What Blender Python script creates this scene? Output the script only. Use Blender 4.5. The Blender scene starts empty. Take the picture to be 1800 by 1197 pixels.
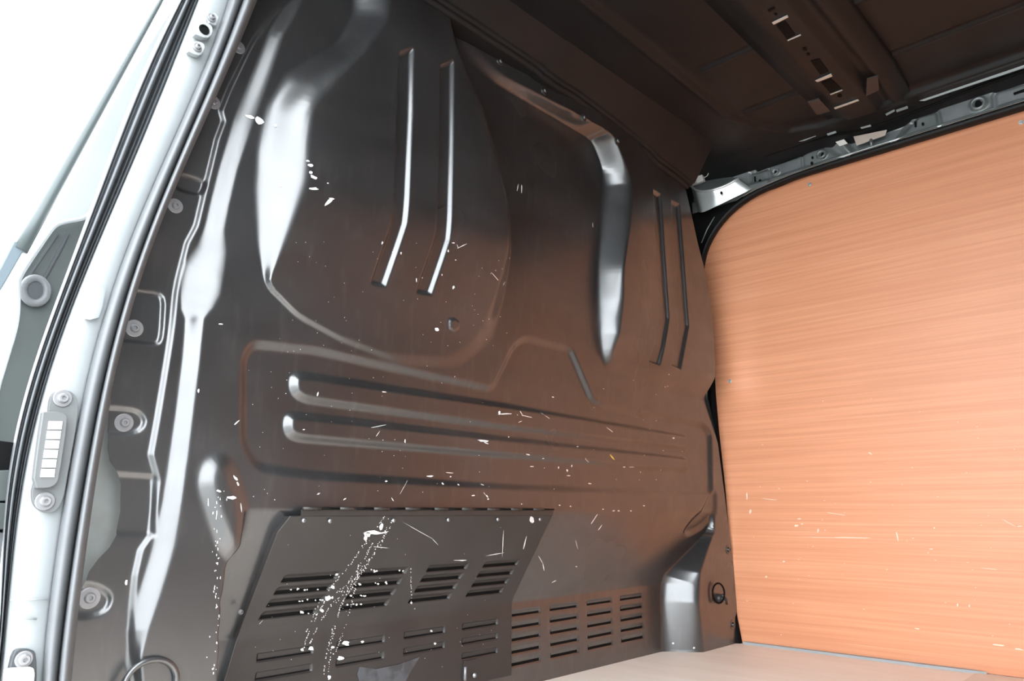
import bpy, math, random
import numpy as np
from mathutils import Vector, Matrix

random.seed(4); rng = np.random.default_rng(4)
SC = bpy.context.scene
COL = SC.collection
# ------------------------------------------------------------------ camera
FPX, CXP, CYP = 1298.0, 900.0, 598.5
PITCH = math.atan(302 / FPX)
AX = math.radians(43.2)
CAMZ = 0.36
cd = bpy.data.cameras.new('camera'); cam = bpy.data.objects.new('camera', cd); COL.objects.link(cam)
cd.sensor_width = 36; cd.lens = FPX / 1800 * 36; cd.clip_start = 0.01; cd.clip_end = 200
cam.location = (0, 0, CAMZ); cam.rotation_euler = (math.pi / 2 + PITCH, 0, -(math.pi / 2 - AX))
SC.camera = cam
# ------------------------------------------------------------------ world, exposure
SC.view_settings.view_transform = 'Standard'; SC.view_settings.look = 'None'
SC.view_settings.gamma = 1; SC.view_settings.use_curve_mapping = False
SC.view_settings.exposure = 0.42
w = bpy.data.worlds.new('world'); SC.world = w; w.use_nodes = True
bg = w.node_tree.nodes['Background']; bg.inputs[0].default_value = (0.89, 0.95, 1.0, 1); bg.inputs[1].default_value = 7.0
SC.cycles.max_bounces = 10; SC.cycles.diffuse_bounces = 6; SC.cycles.glossy_bounces = 5

# ------------------------------------------------------------------ measuring helpers
def ray(x, y):
    x = np.asarray(x, float); y = np.asarray(y, float)
    cx = x - CXP; cy = CYP - y
    f = FPX * math.cos(PITCH) - cy * math.sin(PITCH); u = FPX * math.sin(PITCH) + cy * math.cos(PITCH)
    return np.stack([f * math.cos(AX) + cx * math.sin(AX), f * math.sin(AX) - cx * math.cos(AX), u], -1)
def onY(x, y, Y):
    r = ray(x, y); t = Y / r[..., 1]; p = r * np.asarray(t)[..., None]; p[..., 2] += CAMZ; return p
def onX(x, y, X):
    r = ray(x, y); t = X / r[..., 0]; p = r * np.asarray(t)[..., None]; p[..., 2] += CAMZ; return p
def onZ(x, y, Z):
    r = ray(x, y); t = (Z - CAMZ) / r[..., 2]; p = r * np.asarray(t)[..., None]; p[..., 2] += CAMZ; return p
def sm(t):
    t = np.clip(t, 0, 1); return t * t * (3 - 2 * t)

# ------------------------------------------------------------------ materials
def mat(name, col, rough=.5, metal=0., ior=1.5, coat=0., coat_rough=.1, bump=None, vary=None, rvary=None, spec=.5):
    """vary=(scale xyz, amount, colour2) mixes a second colour by noise; rvary=(scale, amount) varies gloss; bump=(scale xyz, strength)"""
    m = bpy.data.materials.new(name); m.use_nodes = True; nt = m.node_tree; b = nt.nodes['Principled BSDF']
    b.inputs['Base Color'].default_value = (*col, 1); b.inputs['Roughness'].default_value = rough
    b.inputs['Metallic'].default_value = metal; b.inputs['IOR'].default_value = ior
    b.inputs['Coat Weight'].default_value = coat; b.inputs['Coat IOR'].default_value = 1.85; b.inputs['Coat Roughness'].default_value = coat_rough
    b.inputs['Specular IOR Level'].default_value = spec
    def noise(scale, detail=4, d=0):
        tc = nt.nodes.new('ShaderNodeTexCoord'); mp = nt.nodes.new('ShaderNodeMapping'); mp.inputs['Scale'].default_value = scale
        n = nt.nodes.new('ShaderNodeTexNoise'); n.inputs['Scale'].default_value = 1; n.inputs['Detail'].default_value = detail
        n.inputs['Distortion'].default_value = d
        nt.links.new(tc.outputs['Object'], mp.inputs[0]); nt.links.new(mp.outputs[0], n.inputs[0]); return n
    def ramp(src, a, b_, lo=0, hi=1):
        r = nt.nodes.new('ShaderNodeMapRange'); r.inputs['From Min'].default_value = a; r.inputs['From Max'].default_value = b_
        r.inputs['To Min'].default_value = lo; r.inputs['To Max'].default_value = hi; nt.links.new(src, r.inputs['Value']); return r.outputs[0]
    if vary:
        last = None
        for (scale, amt, c2, lo, hi) in vary:
            n = noise(scale, 5, .3); f = ramp(n.outputs[0], lo, hi, 0, amt)
            mx = nt.nodes.new('ShaderNodeMix'); mx.data_type = 'RGBA'
            if last is None: mx.inputs['A'].default_value = (*col, 1)
            else: nt.links.new(last, mx.inputs['A'])
            mx.inputs['B'].default_value = (*c2, 1); nt.links.new(f, mx.inputs['Factor']); last = mx.outputs['Result']
        nt.links.new(last, b.inputs['Base Color'])
    if rvary:
        n = noise(rvary[0], 5, .5); nt.links.new(ramp(n.outputs[0], .3, .7, rough - rvary[1], rough + rvary[1]), b.inputs['Roughness'])
        if coat: n2 = noise((4, 4, 3), 2, 0); nt.links.new(ramp(n2.outputs[0], .3, .72, coat_rough - .03, coat_rough + .07), b.inputs['Coat Roughness'])
    if bump:
        n = noise(bump[0], 5); bp = nt.nodes.new('ShaderNodeBump'); bp.inputs['Strength'].default_value = bump[1]; bp.inputs['Distance'].default_value = .001
        nt.links.new(n.outputs[0], bp.inputs['Height']); nt.links.new(bp.outputs[0], b.inputs['Normal'])
    return m
M = {}
M['black'] = mat('black_paint', (.009, .0093, .010), .5, ior=1.6, coat=1., coat_rough=.22, vary=[((3, 3, 5), .55, (.03, .032, .035), .42, .75), ((60, 40, 14), .35, (.055, .05, .046), .55, .8)], rvary=((9, 9, 14), .07), bump=((26, 26, 26), .12))
M['flap'] = mat('flap_paint', (.024, .021, .02), .42, ior=1.55, vary=[((8, 8, 8), .6, (.05, .045, .042), .45, .8)], rvary=((9, 9, 14), .05))
M['hinge'] = mat('hinge_steel', (.035, .032, .03), .4, ior=1.5)
M['hole'] = mat('dark_hole', (.002, .002, .002), .7, spec=.15)
M['ceil'] = mat('brown_black_paint', (.0072, .0078, .0084), .46, ior=1.33, vary=[((3, 3, 3), .5, (.019, .016, .016), .4, .7)])
M['silver'] = mat('silver_paint', (.38, .40, .405), .4, metal=.1, vary=[((4, 4, 9), .25, (.28, .30, .305), .4, .7)])
M['innersteel'] = mat('inner_steel', (.32, .33, .31), .5, vary=[((20, 20, 20), .4, (.2, .18, .15), .45, .7)])
M['rubber'] = mat('grey_rubber', (.13, .135, .14), .5, vary=[((20, 20, 40), .3, (.10, .105, .11), .4, .7)])
M['rubber2'] = mat('dark_rubber', (.05, .055, .06), .4)
M['bolt'] = mat('grey_bolt', (.30, .30, .31), .4, metal=.5)
M['steel'] = mat('zinc_steel', (.28, .30, .30), .35, metal=.5, vary=[((14, 14, 14), .7, (.16, .18, .18), .4, .65)])
M['bracket'] = mat('bare_steel', (.62, .66, .66), .3, metal=.55)
M['plastic'] = mat('white_plastic', (.8, .76, .72), .5)
M['greyplastic'] = mat('grey_plastic', (.13, .135, .135), .5)
M['whitepad'] = mat('contact_white', (.6, .6, .6), .4)
M['chip'] = mat('bare_chip', (.75, .75, .74), .5)
M['yellow'] = mat('yellow_mark', (.7, .5, .1), .6)
M['greenpanel'] = mat('grey_green_panel', (.05, .058, .056), .45, vary=[((6, 6, 6), .5, (.08, .09, .088), .4, .7)])
M['foil'] = mat('torn_foil', (.10, .11, .125), .35, metal=.4, bump=((60, 60, 60), 1.), vary=[((40, 40, 40), .8, (.06, .06, .065), .45, .6)])
M['bar'] = mat('door_bar', (.07, .085, .085), .4)
M['trim'] = mat('grey_sealant', (.36, .38, .39), .6)
M['concrete'] = mat('concrete', (.32, .32, .31), .8)
def wood(name, c1, c2, c3, gs, rough):
    m = mat(name, c1, rough, ior=1.45, vary=[(gs, .75, c2, .35, .65), ((gs[0] * 3, gs[1] * 2, gs[2] * 3), .45, c3, .5, .75), ((2, 2, 2), .35, c2, .4, .7)], bump=((gs[0] * 3, gs[1] * 2, gs[2] * 3), .15))
    return m
M['wood'] = wood('red_plywood', (.76, .335, .18), (.64, .26, .13), (.82, .42, .25), (60, 1.6, 110), .42)
M['floor'] = wood('pale_floor_ply', (.93, .83, .74), (.86, .73, .62), (.95, .88, .82), (14, 3, 14), .5)

# ------------------------------------------------------------------ object helpers
def link(name, me, m=None, parent=None, smooth=True, **kw):
    o = bpy.data.objects.new(name, me); COL.objects.link(o)
    if m is not None: me.materials.append(M[m] if isinstance(m, str) else m)
    if smooth: me.polygons.foreach_set('use_smooth', [True] * len(me.polygons))
    if parent is not None: o.parent = parent; o.matrix_parent_inverse = parent.matrix_world.inverted() if False else Matrix.Translation(-Vector(parent.location))
    for k, v in kw.items(): o[k] = v
    return o
def mesh(name, v, f):
    me = bpy.data.meshes.new(name); me.from_pydata([tuple(map(float, p)) for p in v], [], [tuple(map(int, q)) for q in f]); me.update(); return me
def make(name, v, f, m, parent=None, smooth=False, **kw):
    return link(name, mesh(name, v, f), m, parent, smooth, **kw)
def empty(name, loc, **kw):
    o = bpy.data.objects.new(name, None); COL.objects.link(o); o.location = tuple(map(float, loc)); o.empty_display_size = .02
    for k, v in kw.items(): o[k] = v
    return o
def gridmesh(name, P):
    """P[n,m,3] -> fast mesh"""
    n, m_ = P.shape[:2]; me = bpy.data.meshes.new(name)
    idx = np.arange(n * m_).reshape(n, m_)
    q = np.stack([idx[:-1, :-1], idx[:-1, 1:], idx[1:, 1:], idx[1:, :-1]], -1).reshape(-1, 4)
    me.vertices.add(n * m_); me.vertices.foreach_set('co', P.reshape(-1).astype(np.float32))
    me.loops.add(q.size); me.loops.foreach_set('vertex_index', q.reshape(-1).astype(np.int32))
    me.polygons.add(len(q)); me.polygons.foreach_set('loop_start', (np.arange(len(q)) * 4).astype(np.int32))
    me.polygons.foreach_set('loop_total', np.full(len(q), 4, np.int32)); me.update(calc_edges=True); me.validate(); return me
def resample(p, n):
    p = np.asarray(p, float); d = np.r_[0, np.cumsum(np.linalg.norm(np.diff(p, axis=0), axis=1))]
    t = np.linspace(0, d[-1], n); return np.stack([np.interp(t, d, p[:, k]) for k in range(p.shape[1])], -1)
def smoothpoly(p, it=2):
    p = np.asarray(p, float)
    for _ in range(it):
        a = p[:-1] * .75 + p[1:] * .25; b = p[:-1] * .25 + p[1:] * .75
        q = np.empty((len(a) * 2, p.shape[1])); q[0::2] = a; q[1::2] = b; p = np.vstack([p[:1], q, p[-1:]])
    return p
def loft(name, curves, m, parent=None, n=60, smooth=True, sub=0, **kw):
    cs = [resample(c, n) for c in curves]; P = np.stack(cs, 1)
    for _ in range(sub):
        Q = [P[:, 0]]
        for i in range(P.shape[1] - 1):
            Q += [P[:, i] * .75 + P[:, i + 1] * .25, P[:, i] * .25 + P[:, i + 1] * .75]
        Q.append(P[:, -1]); P = np.stack(Q, 1)
    return link(name, gridmesh(name, P), m, parent, smooth, **kw)
def box(name, a, b, m, parent=None, bev=0., **kw):
    a = np.minimum(a, b) if False else np.array(a, float); b = np.array(b, float)
    lo = np.minimum(a, b); hi = np.maximum(a, b)
    import bmesh
    bm = bmesh.new(); bmesh.ops.create_cube(bm, size=1)
    for v in bm.verts: v.co = Vector([lo[i] + (v.co[i] + .5) * (hi[i] - lo[i]) for i in range(3)])
    if bev: bmesh.ops.bevel(bm, geom=bm.edges[:], offset=bev, segments=2, affect='EDGES', profile=.5)
    me = bpy.data.meshes.new(name); bm.to_mesh(me); bm.free(); return link(name, me, m, parent, False, **kw)
def prism(name, pts, off, m, parent=None, bev=0., **kw):
    """closed outline pts (n,3) extruded by off (3,)"""
    import bmesh
    bm = bmesh.new(); a = [bm.verts.new(tuple(map(float, p))) for p in pts]; b = [bm.verts.new(tuple(map(float, np.array(p) + off))) for p in pts]
    n = len(a); bm.faces.new(a); bm.faces.new(b[::-1])
    for i in range(n): bm.faces.new((a[i], b[i], b[(i + 1) % n], a[(i + 1) % n]))
    bmesh.ops.recalc_face_normals(bm, faces=bm.faces[:])
    if bev:
        bmesh.ops.bevel(bm, geom=[e for e in bm.edges], offset=bev, segments=2, affect='EDGES', profile=.5, clamp_overlap=True)
    bmesh.ops.triangulate(bm, faces=[f for f in bm.faces if len(f.verts) > 4])
    me = bpy.data.meshes.new(name); bm.to_mesh(me); bm.free(); return link(name, me, m, parent, False, **kw)
def lathe_v(prof, n=20, sq=1.):
    """profile (r,h) around local +Y- axis facing camera side (-Y); returns verts, faces"""
    v = []; f = []
    for (r, hh) in prof:
        for k in range(n):
            a = 2 * math.pi * k / n; v.append((r * math.cos(a), -hh, r * sq * math.sin(a)))
    for i in range(len(prof) - 1):
        for k in range(n):
            f.append((i * n + k, (i + 1) * n + k, (i + 1) * n + (k + 1) % n, i * n + (k + 1) % n))
    f.append(tuple(range((len(prof) - 1) * n, len(prof) * n)))
    return v, f
def tube(name, pts, r, m, parent=None, n=10, closed=False, **kw):
    pts = [Vector(tuple(map(float, p))) for p in pts]; v = []; f = []; N = len(pts); up = Vector((0.13, .2, 1)).normalized()
    for i, p in enumerate(pts):
        if closed: t = (pts[(i + 1) % N] - pts[i - 1]).normalized()
        else: t = (pts[min(i + 1, N - 1)] - pts[max(i - 1, 0)]).normalized()
        a = t.cross(up).normalized(); b = t.cross(a).normalized(); rr = r[i] if hasattr(r, '__len__') else r
        for k in range(n):
            an = 2 * math.pi * k / n; v.append(p + a * rr * math.cos(an) + b * rr * math.sin(an))
    for i in range(N if closed else N - 1):
        j = (i + 1) % N
        for k in range(n): f.append((i * n + k, i * n + (k + 1) % n, j * n + (k + 1) % n, j * n + k))
    if not closed: f += [tuple(range(n))[::-1], tuple(range((N - 1) * n, N * n))]
    return make(name, v, f, m, parent, True, **kw)

# ------------------------------------------------------------------ pressed relief of the bulkhead
D0 = 1.06          # main plane of the bulkhead
def ck(p, r=.016):
    p = np.asarray(p, float); out = []; n = len(p)
    for k in range(n):
        a, b, c = p[k - 1], p[k], p[(k + 1) % n]; la = np.linalg.norm(a - b) + 1e-9; lc = np.linalg.norm(c - b) + 1e-9
        u = b + (a - b) * min(r / la, .45); w_ = b + (c - b) * min(r / lc, .45)
        for t in (0, .35, .65, 1.): out.append((1 - t) ** 2 * u + 2 * t * (1 - t) * b + t * t * w_)
    return np.array(out)
def PWc(poly, h=0.): return ck(PW(poly, h))
def PW(poly, h=0.):
    poly = np.asarray(poly, float); p = onY(poly[:, 0], poly[:, 1], D0 - h); return p[:, [0, 2]]
def dist_line(X, Z, P, closed=False):
    d = np.full(X.shape, 1e9); n = len(P)
    for i in range(n if closed else n - 1):
        a = P[i]; b = P[(i + 1) % n]; ab = b - a; L = ab @ ab + 1e-12
        t = np.clip(((X - a[0]) * ab[0] + (Z - a[1]) * ab[1]) / L, 0, 1)
        d = np.minimum(d, (X - a[0] - t * ab[0]) ** 2 + (Z - a[1] - t * ab[1]) ** 2)
    return np.sqrt(d)
def inside(X, Z, P):
    r = np.zeros(X.shape, bool); n = len(P)
    for i in range(n):
        x1, z1 = P[i]; x2, z2 = P[(i + 1) % n]
        if z1 == z2: continue
        c = ((z1 > Z) != (z2 > Z)) & (X < (x2 - x1) * (Z - z1) / (z2 - z1) + x1); r ^= c
    return r
def region(X, Z, P, soft):
    sd = dist_line(X, Z, P, True) * np.where(inside(X, Z, P), 1, -1); return sm(sd / soft + .5)
def region2(X, Z, O, I, lin=0.):
    iO = inside(X, Z, O); iI = inside(X, Z, I)
    dO = dist_line(X, Z, O, True); dI = dist_line(X, Z, I, True)
    return np.where(iI, 1., np.where(iO, (1 - lin) * sm(dO / (dO + dI + 1e-9)) + lin * dO / (dO + dI + 1e-9), 0.))
Z1, Z2 = 0.368, 0.172     # slope of the lower recess starts / ends
DEEP = .09
FAR = [(1700, 1500), (3200, -700)]
A_line = [(560, -300), (520, -40), (500, 8), (475, 28), (440, 75), (425, 103), (395, 165), (381, 200), (386, 218), (374, 250), (362, 300), (352, 340), (338, 400), (323, 430), (317, 460), (305, 520), (297, 570), (289, 620), (279, 680), (269, 740), (258, 800), (270, 845), (266, 880), (258, 940), (240, 965), (230, 1010), (224, 1070), (222, 1130), (215, 1300), (210, 1500)]
OB = [(560, -300), (525, -40), (497, 22), (474, 60), (442, 140), (414, 210), (387, 300), (372, 360), (363, 400), (352, 430), (331, 460), (325, 520), (325, 545), (331, 560), (322, 640), (312, 720), (300, 800), (288, 880), (264, 980), (240, 1060), (228, 1110), (236, 1160), (250, 1300), (250, 1500)]
IB = [(580, -300), (545, -40), (510, 35), (494, 60), (468, 140), (442, 210), (412, 300), (398, 360), (389, 405), (393, 440), (390, 470), (382, 520), (368, 545), (353, 560), (346, 640), (336, 720), (327, 800), (316, 880), (305, 960), (278, 1050), (256, 1110), (242, 1155), (254, 1300), (254, 1500)]
LO = [(560, -200), (620, 20), (590, 75), (500, 125), (464, 185), (447, 260), (443, 330), (450, 430), (466, 500), (520, 560), (600, 605), (700, 645), (810, 650), (868, 600), (888, 520), (900, 440), (896, 360), (880, 290), (850, 190), (800, 60), (760, -200)]
LI = [(700, -200), (680, 40), (640, 95), (585, 150), (548, 195), (540, 260), (540, 325), (512, 420), (482, 494), (540, 545), (610, 582), (700, 615), (800, 622), (850, 590), (872, 520), (885, 440), (882, 365), (868, 300), (840, 210), (790, 80), (730, -200)]
RO = [(600, -400), (800, 90), (865, 145), (1038, 243), (1057, 295), (1052, 420), (1045, 560), (1060, 650), (1100, 680), (1232, 705), (1500, 720)] + [(1700, 720), (1700, -400)]
RI = [(640, -400, 0), (830, 80, .005), (885, 135, .01), (1072, 243, .042), (1112, 320, .056), (1113, 360, .057), (1096, 470, .054), (1092, 560, .042), (1070, 628, .010), (1110, 640, .02), (1240, 655, .036), (1500, 660, .036), (1700, 660, .036), (1700, -400, .036)]
FR = [(430, 630), (445, 604), (560, 616), (700, 648), (868, 684), (905, 608), (925, 594), (1005, 614), (1042, 702), (1060, 714), (1236, 746), (1250, 762), (1252, 868), (900, 856), (560, 836), (455, 822), (430, 780)]
RIBS = [[(518, 664), (530, 658), (900, 714), (1210, 767), (1214, 790), (900, 752), (540, 702), (520, 690)],
        [(508, 735), (520, 729), (900, 772), (1210, 806), (1214, 828), (900, 801), (530, 770), (510, 762)]]
GRV = [[(700, 95), (722, 88), (720, 200), (712, 392), (688, 497), (666, 492), (690, 392), (697, 200)],
       [(772, 118), (793, 110), (792, 250), (788, 420), (768, 512), (745, 508), (766, 420), (772, 250)],
       [(1144, 338), (1158, 344), (1173, 560), (1160, 640), (1145, 634), (1157, 560)],
       [(1179, 355), (1192, 361), (1208, 573), (1194, 648), (1180, 641), (1192, 573)]]
LUMP = [(358, 850), (365, 818), (384, 806), (402, 822), (412, 850), (422, 885), (427, 935), (410, 972), (395, 960), (375, 905)]
FACE_O = [(1262, 870), (1256, 928), (1232, 1008), (1230, 1059), (1238, 1142), (1245, 1400)]
FACE_I = [(1250, 880, 0), (1243, 936, .022), (1172, 1008, .066), (1160, 1042, .085), (1158, 1142, .09), (1155, 1400, .09)]
def Hf(X, Z):
    X = np.asarray(X, float); Z = np.asarray(Z, float)
    H = np.zeros(X.shape)
    # left steps
    cA = np.vstack([PW(A_line, -.026), PW([(1700, 1500), (1700, -300)])])
    H -= .004 * (1 - region(X, Z, cA, .009))
    cO = np.vstack([PW([(a - 5, b) for a, b in OB], -.012), PW([(1700, 1500), (1700, -300)])]); cI = np.vstack([PW([(a + 6, b) for a, b in IB], 0), PW([(1650, 1500), (1650, -300)])])
    H -= (.0105 + .010 * np.exp(-((Z - .695) / .055) ** 2)) * (1 - region2(X, Z, cO, cI, .45))
    # bolt pads pressed into the left flange
    for poly in ([(190, 508), (285, 517), (276, 600), (268, 608), (180, 598)], [(150, 716), (235, 722), (250, 742), (236, 762), (150, 765)],
                 [(100, 1028), (160, 1026), (190, 1045), (182, 1070), (155, 1082), (100, 1080)], [(300, 312), (325, 312), (356, 326), (345, 346), (330, 345), (300, 335)]):
        H -= .004 * region(X, Z, PWc(poly, -.03), .007)
    H -= .0035 * region(X, Z, PW([(140, 830), (262, 838), (262, 940), (140, 935)], -.03), .008)
    # lobe, right panel
    lob = region2(X, Z, PWc(LO, 0), PWc(LI, .03)); H += (.006 + .036 * sm((Z - .66) / .28)) * lob
    hz_ = np.interp(Z, [.70, .79, .88, .98], [.004, .042, .054, .058]); bl = sm((X - 1.5) / .25); hz_ = hz_ * (1 - bl) + .040 * bl
    H += hz_ * (.15 + .85 * sm((X - .95) / .55)) * region2(X, Z, PWc(RO, 0), ck(np.vstack([PW([q[:2]], q[2]) for q in RI])))
    H -= .010 * region(X, Z, PWc(FR, 0), .018)
    for r in RIBS: H += .010 * region(X, Z, PWc(r, 0), .016)
    for k, g in enumerate(GRV): H -= .008 * region(X, Z, PW(g, .036), .009)
    H += .010 * region(X, Z, PWc(LUMP, .0), .032)
    H -= .008 * region(X, Z, PWc([(1216, 936), (1222, 915), (1238, 893), (1250, 866), (1259, 866), (1259, 900), (1246, 926), (1228, 940)], 0), .02)
    H += .004 * region(X, Z, PW([(792, 562), (800, 560), (809, 566), (809, 576), (800, 581), (792, 575)], .015), .003)
    # lower recess: slope then upright, bounded by left step and right column
    t = np.clip((Z1 - Z) / (Z1 - Z2), 0, 1); k = .10
    prof = (np.sqrt(t * t + .0016) - .04) / (1 - .0) ; prof = np.clip(np.minimum(prof, 1), 0, 1)
    prof = prof - .02 * np.exp(-((t - 1) / .06) ** 2)
    L = PW([(432, 800), (428, 880), (420, 960), (398, 990), (388, 1060), (382, 1197), (376, 1400)], 0)
    O = np.vstack([L[::-1], PW([(432, 500), (1262, 500)], 0), PW(FACE_O, 0)])
    I = np.vstack([PW([(376, 1400), (388, 1197), (396, 1060), (406, 990), (428, 960), (436, 880), (440, 800)], 0), PW([(440, 500), (1250, 500)], 0), np.vstack([PW([q[:2]], -q[2]) for q in FACE_I])])
    m = region2(X, Z, O, I)
    for cx_ in (1.26, 1.395, 1.531, 1.668):
        for k_ in range(5): H -= pocket(X, Z, cx_, .1405 - k_ * .0245, .102, .013, .006)
    # face grows with depth: only as deep as the profile
    H -= DEEP * prof * m
    return H
LX = [1.26, 1.395, 1.531, 1.668]
FX = [.676, .822, .967, 1.113]
def pocket(X, Z, cx_, z0, wd, ht, dp, shear=0.):
    # slat pressed inwards, deepest at its lower edge z0
    t = (Z - z0) / ht; x = X - cx_ - shear * (Z - z0)
    e = sm((wd / 2 - np.abs(x)) / .004) * sm(t / .12) * sm((1 - t) / .12)
    return dp * e * (1.05 - .75 * np.clip(t, 0, 1))
def surf(px, py):
    Y = np.full(np.shape(px), D0)
    for _ in range(14):
        p = onY(px, py, Y); Y = .5 * Y + .5 * (D0 - Hf(p[..., 0], p[..., 2]))
    return onY(px, py, Y)

ZTOP = 1.43
Lp = np.array([(520, -220), (480, -120), (438, 0), (400, 100), (355, 200), (305, 300), (270, 400), (237, 500), (205, 600), (186, 700), (180, 790), (184, 812), (200, 835), (205, 850), (204, 900), (196, 940), (183, 962), (165, 980), (148, 1003), (138, 1030), (126, 1100), (112, 1197), (70, 1480)], float)
Lw = onY(Lp[:, 0], Lp[:, 1], D0 + .033)
Rp = [(1190, 295, .036), (1205, 340, .036), (1225, 430, .036), (1238, 480, .036), (1250, 560, .036), (1253, 600, .036), (1243, 690, .01), (1262, 780, 0), (1275, 880, 0), (1290, 1000, 0), (1300, 1130, 0), (1303, 1180, 0)]
Rw = np.array([onY(a, b, D0 - c) for a, b, c in Rp])
zs = np.linspace(0, ZTOP, 520)
Lx = np.interp(zs, Lw[::-1, 2], Lw[::-1, 0]); Rx = np.interp(zs, Rw[::-1, 2], Rw[::-1, 0])
s = np.linspace(0, 1, 660) ** 1.12
Xg = Lx[:, None] + (Rx - Lx)[:, None] * s[None, :]; Zg = np.repeat(zs[:, None], len(s), 1)
Hg = Hf(Xg, Zg)
P = np.stack([Xg, D0 - Hg, Zg], -1)
wall = link('wall_front', gridmesh('wall_front', P[:, ::-1]), 'black', None, True, kind='structure',
            label='pressed black steel bulkhead with ribs and grooves closing the front of the cargo bay')

# ---------------------------------------------------------------- pillar with its seals, left edge of the doorway
ys = np.array([-160, 0, 100, 200, 300, 400, 500, 600, 700, 800, 900, 1000, 1100, 1197, 1420], float)
b0 = np.array([385, 315, 265, 220, 184, 151, 112, 68, 44, 22, 10, 2, -4, -10, -25], float)
b1 = np.array([415, 348, 309, 266, 221, 195, 139, 96, 74, 52, 32, 17, 8, 1, -14], float)
b2 = np.array([455, 400, 370, 328, 272, 242, 206, 169, 143, 128, 111, 95, 83, 74, 55], float)
b3 = np.array([487, 426, 389, 349, 300, 267, 231, 197, 175, 159, 140, 125, 111, 102, 82], float)
b4 = np.array([520, 451, 412, 367, 318, 281, 248, 214, 192, 178, 161, 145, 136, 125, 104], float)
def crv(xs, Y):
    yy = np.linspace(ys[0], ys[-1], 90)
    # smooth interpolation
    c = np.polyfit(ys, xs, 7); xx = np.polyval(c, yy)
    return onY(xx, yy, Y)
pil = loft('trim_1', [crv(b1 + (b2 - b1) * t, Y) for t, Y in ((-.25, 1.05), (0, 1.03), (.06, 1.012), (.5, 1.008), (.94, 1.012), (1.05, 1.02), (1.6, 1.075))], 'silver', None, 90, kind='structure')
os_ = loft('door_seal', [crv(b0 + (b1 - b0) * t, Y) for t, Y in ((-.05, 1.12), (0, 1.05), (.12, 1.02), (.22, 1.035), (.34, 1.03), (.5, 1.0), (.68, 1.03), (.8, 1.035), (.92, 1.01), (1.04, 1.03))], 'rubber2', None, 90, sub=1,
           label='dark double lipped rubber channel along the outer edge of the silver door pillar', category='seal')
is_ = empty('door_seal', (.33, 1.0, .1), label='fat grey rubber bead seal between the silver pillar and the black bulkhead', category='seal')
loft('outer_bead', [crv(b2 + (b3 - b2) * t, Y) for t, Y in ((-.03, 1.02), (0, 1.008), (.12, .992), (.3, .985), (.6, .983), (.85, .99), (1.0, 1.006))], 'rubber', is_, 90, sub=1)
loft('inner_bead', [crv(b3 + (b4 - b3) * t, Y) for t, Y in ((0, 1.006), (.1, .985), (.3, .974), (.6, .974), (.85, .985), (1.0, 1.01), (1.02, 1.05))], 'rubber', is_, 90, sub=1)
prism('trim_2', [(.31, 1.13, 0), (.5, 1.13, 0), (.5, 1.13, .62), (.31, 1.13, .62)], (0, .004, 0), 'innersteel', kind='structure')

# ---------------------------------------------------------------- floor, walls, roof shell
box('floor', (.33, -2.3, -.02), (2.09, 1.2, 0), 'floor', kind='structure')
side = box('wall_right', (2.095, -2.3, -.02), (2.11, 1.2, 1.45), 'ceil', kind='structure')
box('wall_rear', (.27, -2.32, -.02), (2.11, -2.3, 1.45), mat('rear_door_grey', (.3, .31, .32), .5), kind='structure')
box('wall_left', (.27, -2.3, -.02), (.31, -.22, 1.42), 'ceil', kind='structure')
tr = onX(np.array([1313., 1500, 1620, 1700]), np.array([1130., 1153.6, 1169, 1179]), 2.07)
prism('trim_3', [(2.069, 1.04, .0), (2.069, .48, .0), (2.058, .45, .0), (2.052, .5, .0), (2.055, 1.04, .0)], (0, 0, .006), 'trim', kind='structure')
box('floor_patch', (1.2, -.2, .0005), (2.045, .47, .003), mat('cream_ply', (.78, .68, .58), .5, vary=[((30, 4, 30), .5, (.7, .58, .48), .4, .7)]), label='paler cream plywood sheet on the floor at the right corner of the picture', category='board')

prism('trim_4', [(.40, -.2, 1.40), (.46, -.2, 1.40), (.46, -.2, 1.43), (.40, -.2, 1.43)], (0, -2.1, 0), 'ceil', kind='structure')
prism('light_block_back', [(1.93, 1.152, 0), (2.10, 1.152, 0), (2.10, 1.152, 1.44), (1.74, 1.152, 1.44), (1.80, 1.152, .9), (1.93, 1.152, .8)], (0, .003, 0), 'ceil', kind='structure')  # added plate closing the corner behind, keeps outside light off the plywood
loft('light_block_edge', [Rw + np.array([0, .001, 0]), Rw + np.array([0.0, .135, 0])], 'ceil', None, 60, smooth=False, kind='structure')  # added return from the bulkhead edge, blocks light leaking in from behind
# roof
def zroof(X, Y):
    z = np.full(X.shape, 1.425)
    C = np.array([(0.0, .815), (1.74, .815), (1.84, .79), (1.93, .73), (1.955, .66), (1.955, -2), (0, -2)])
    sd = dist_line(X, Y, C, True) * np.where(inside(X, Y, C), 1, -1)
    z -= .013 * (1 - sm(sd / .012 + .5)); z -= .004 * np.exp(-(sd / .012) ** 2)
    z -= .05 * sm((X - 1.93) / .2)
    for (x0, y0, y1) in ((1.51, .77, .635), (1.768, .785, .64), (1.51, .42, -1.5), (1.765, .43, -1.5)):
        for yy0, yy1 in ((y0, y1),):
            d = dist_line(X, Y, np.array([(x0, yy0), (x0, yy1)])); z -= .004 * np.exp(-(d / .005) ** 2); 
            d = dist_line(X, Y, np.array([(x0 - .012, yy0), (x0 - .012, yy1)])); z += .003 * np.exp(-(d / .006) ** 2)
    return z
xg = np.linspace(.42, 2.10, 480); yg = np.linspace(-2.3, 1.2, 640); XX, YY = np.meshgrid(xg, yg)
roof = link('ceiling', gridmesh('ceiling', np.stack([XX, YY, zroof(XX, YY)], -1)), 'ceil', None, True, kind='structure')
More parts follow.
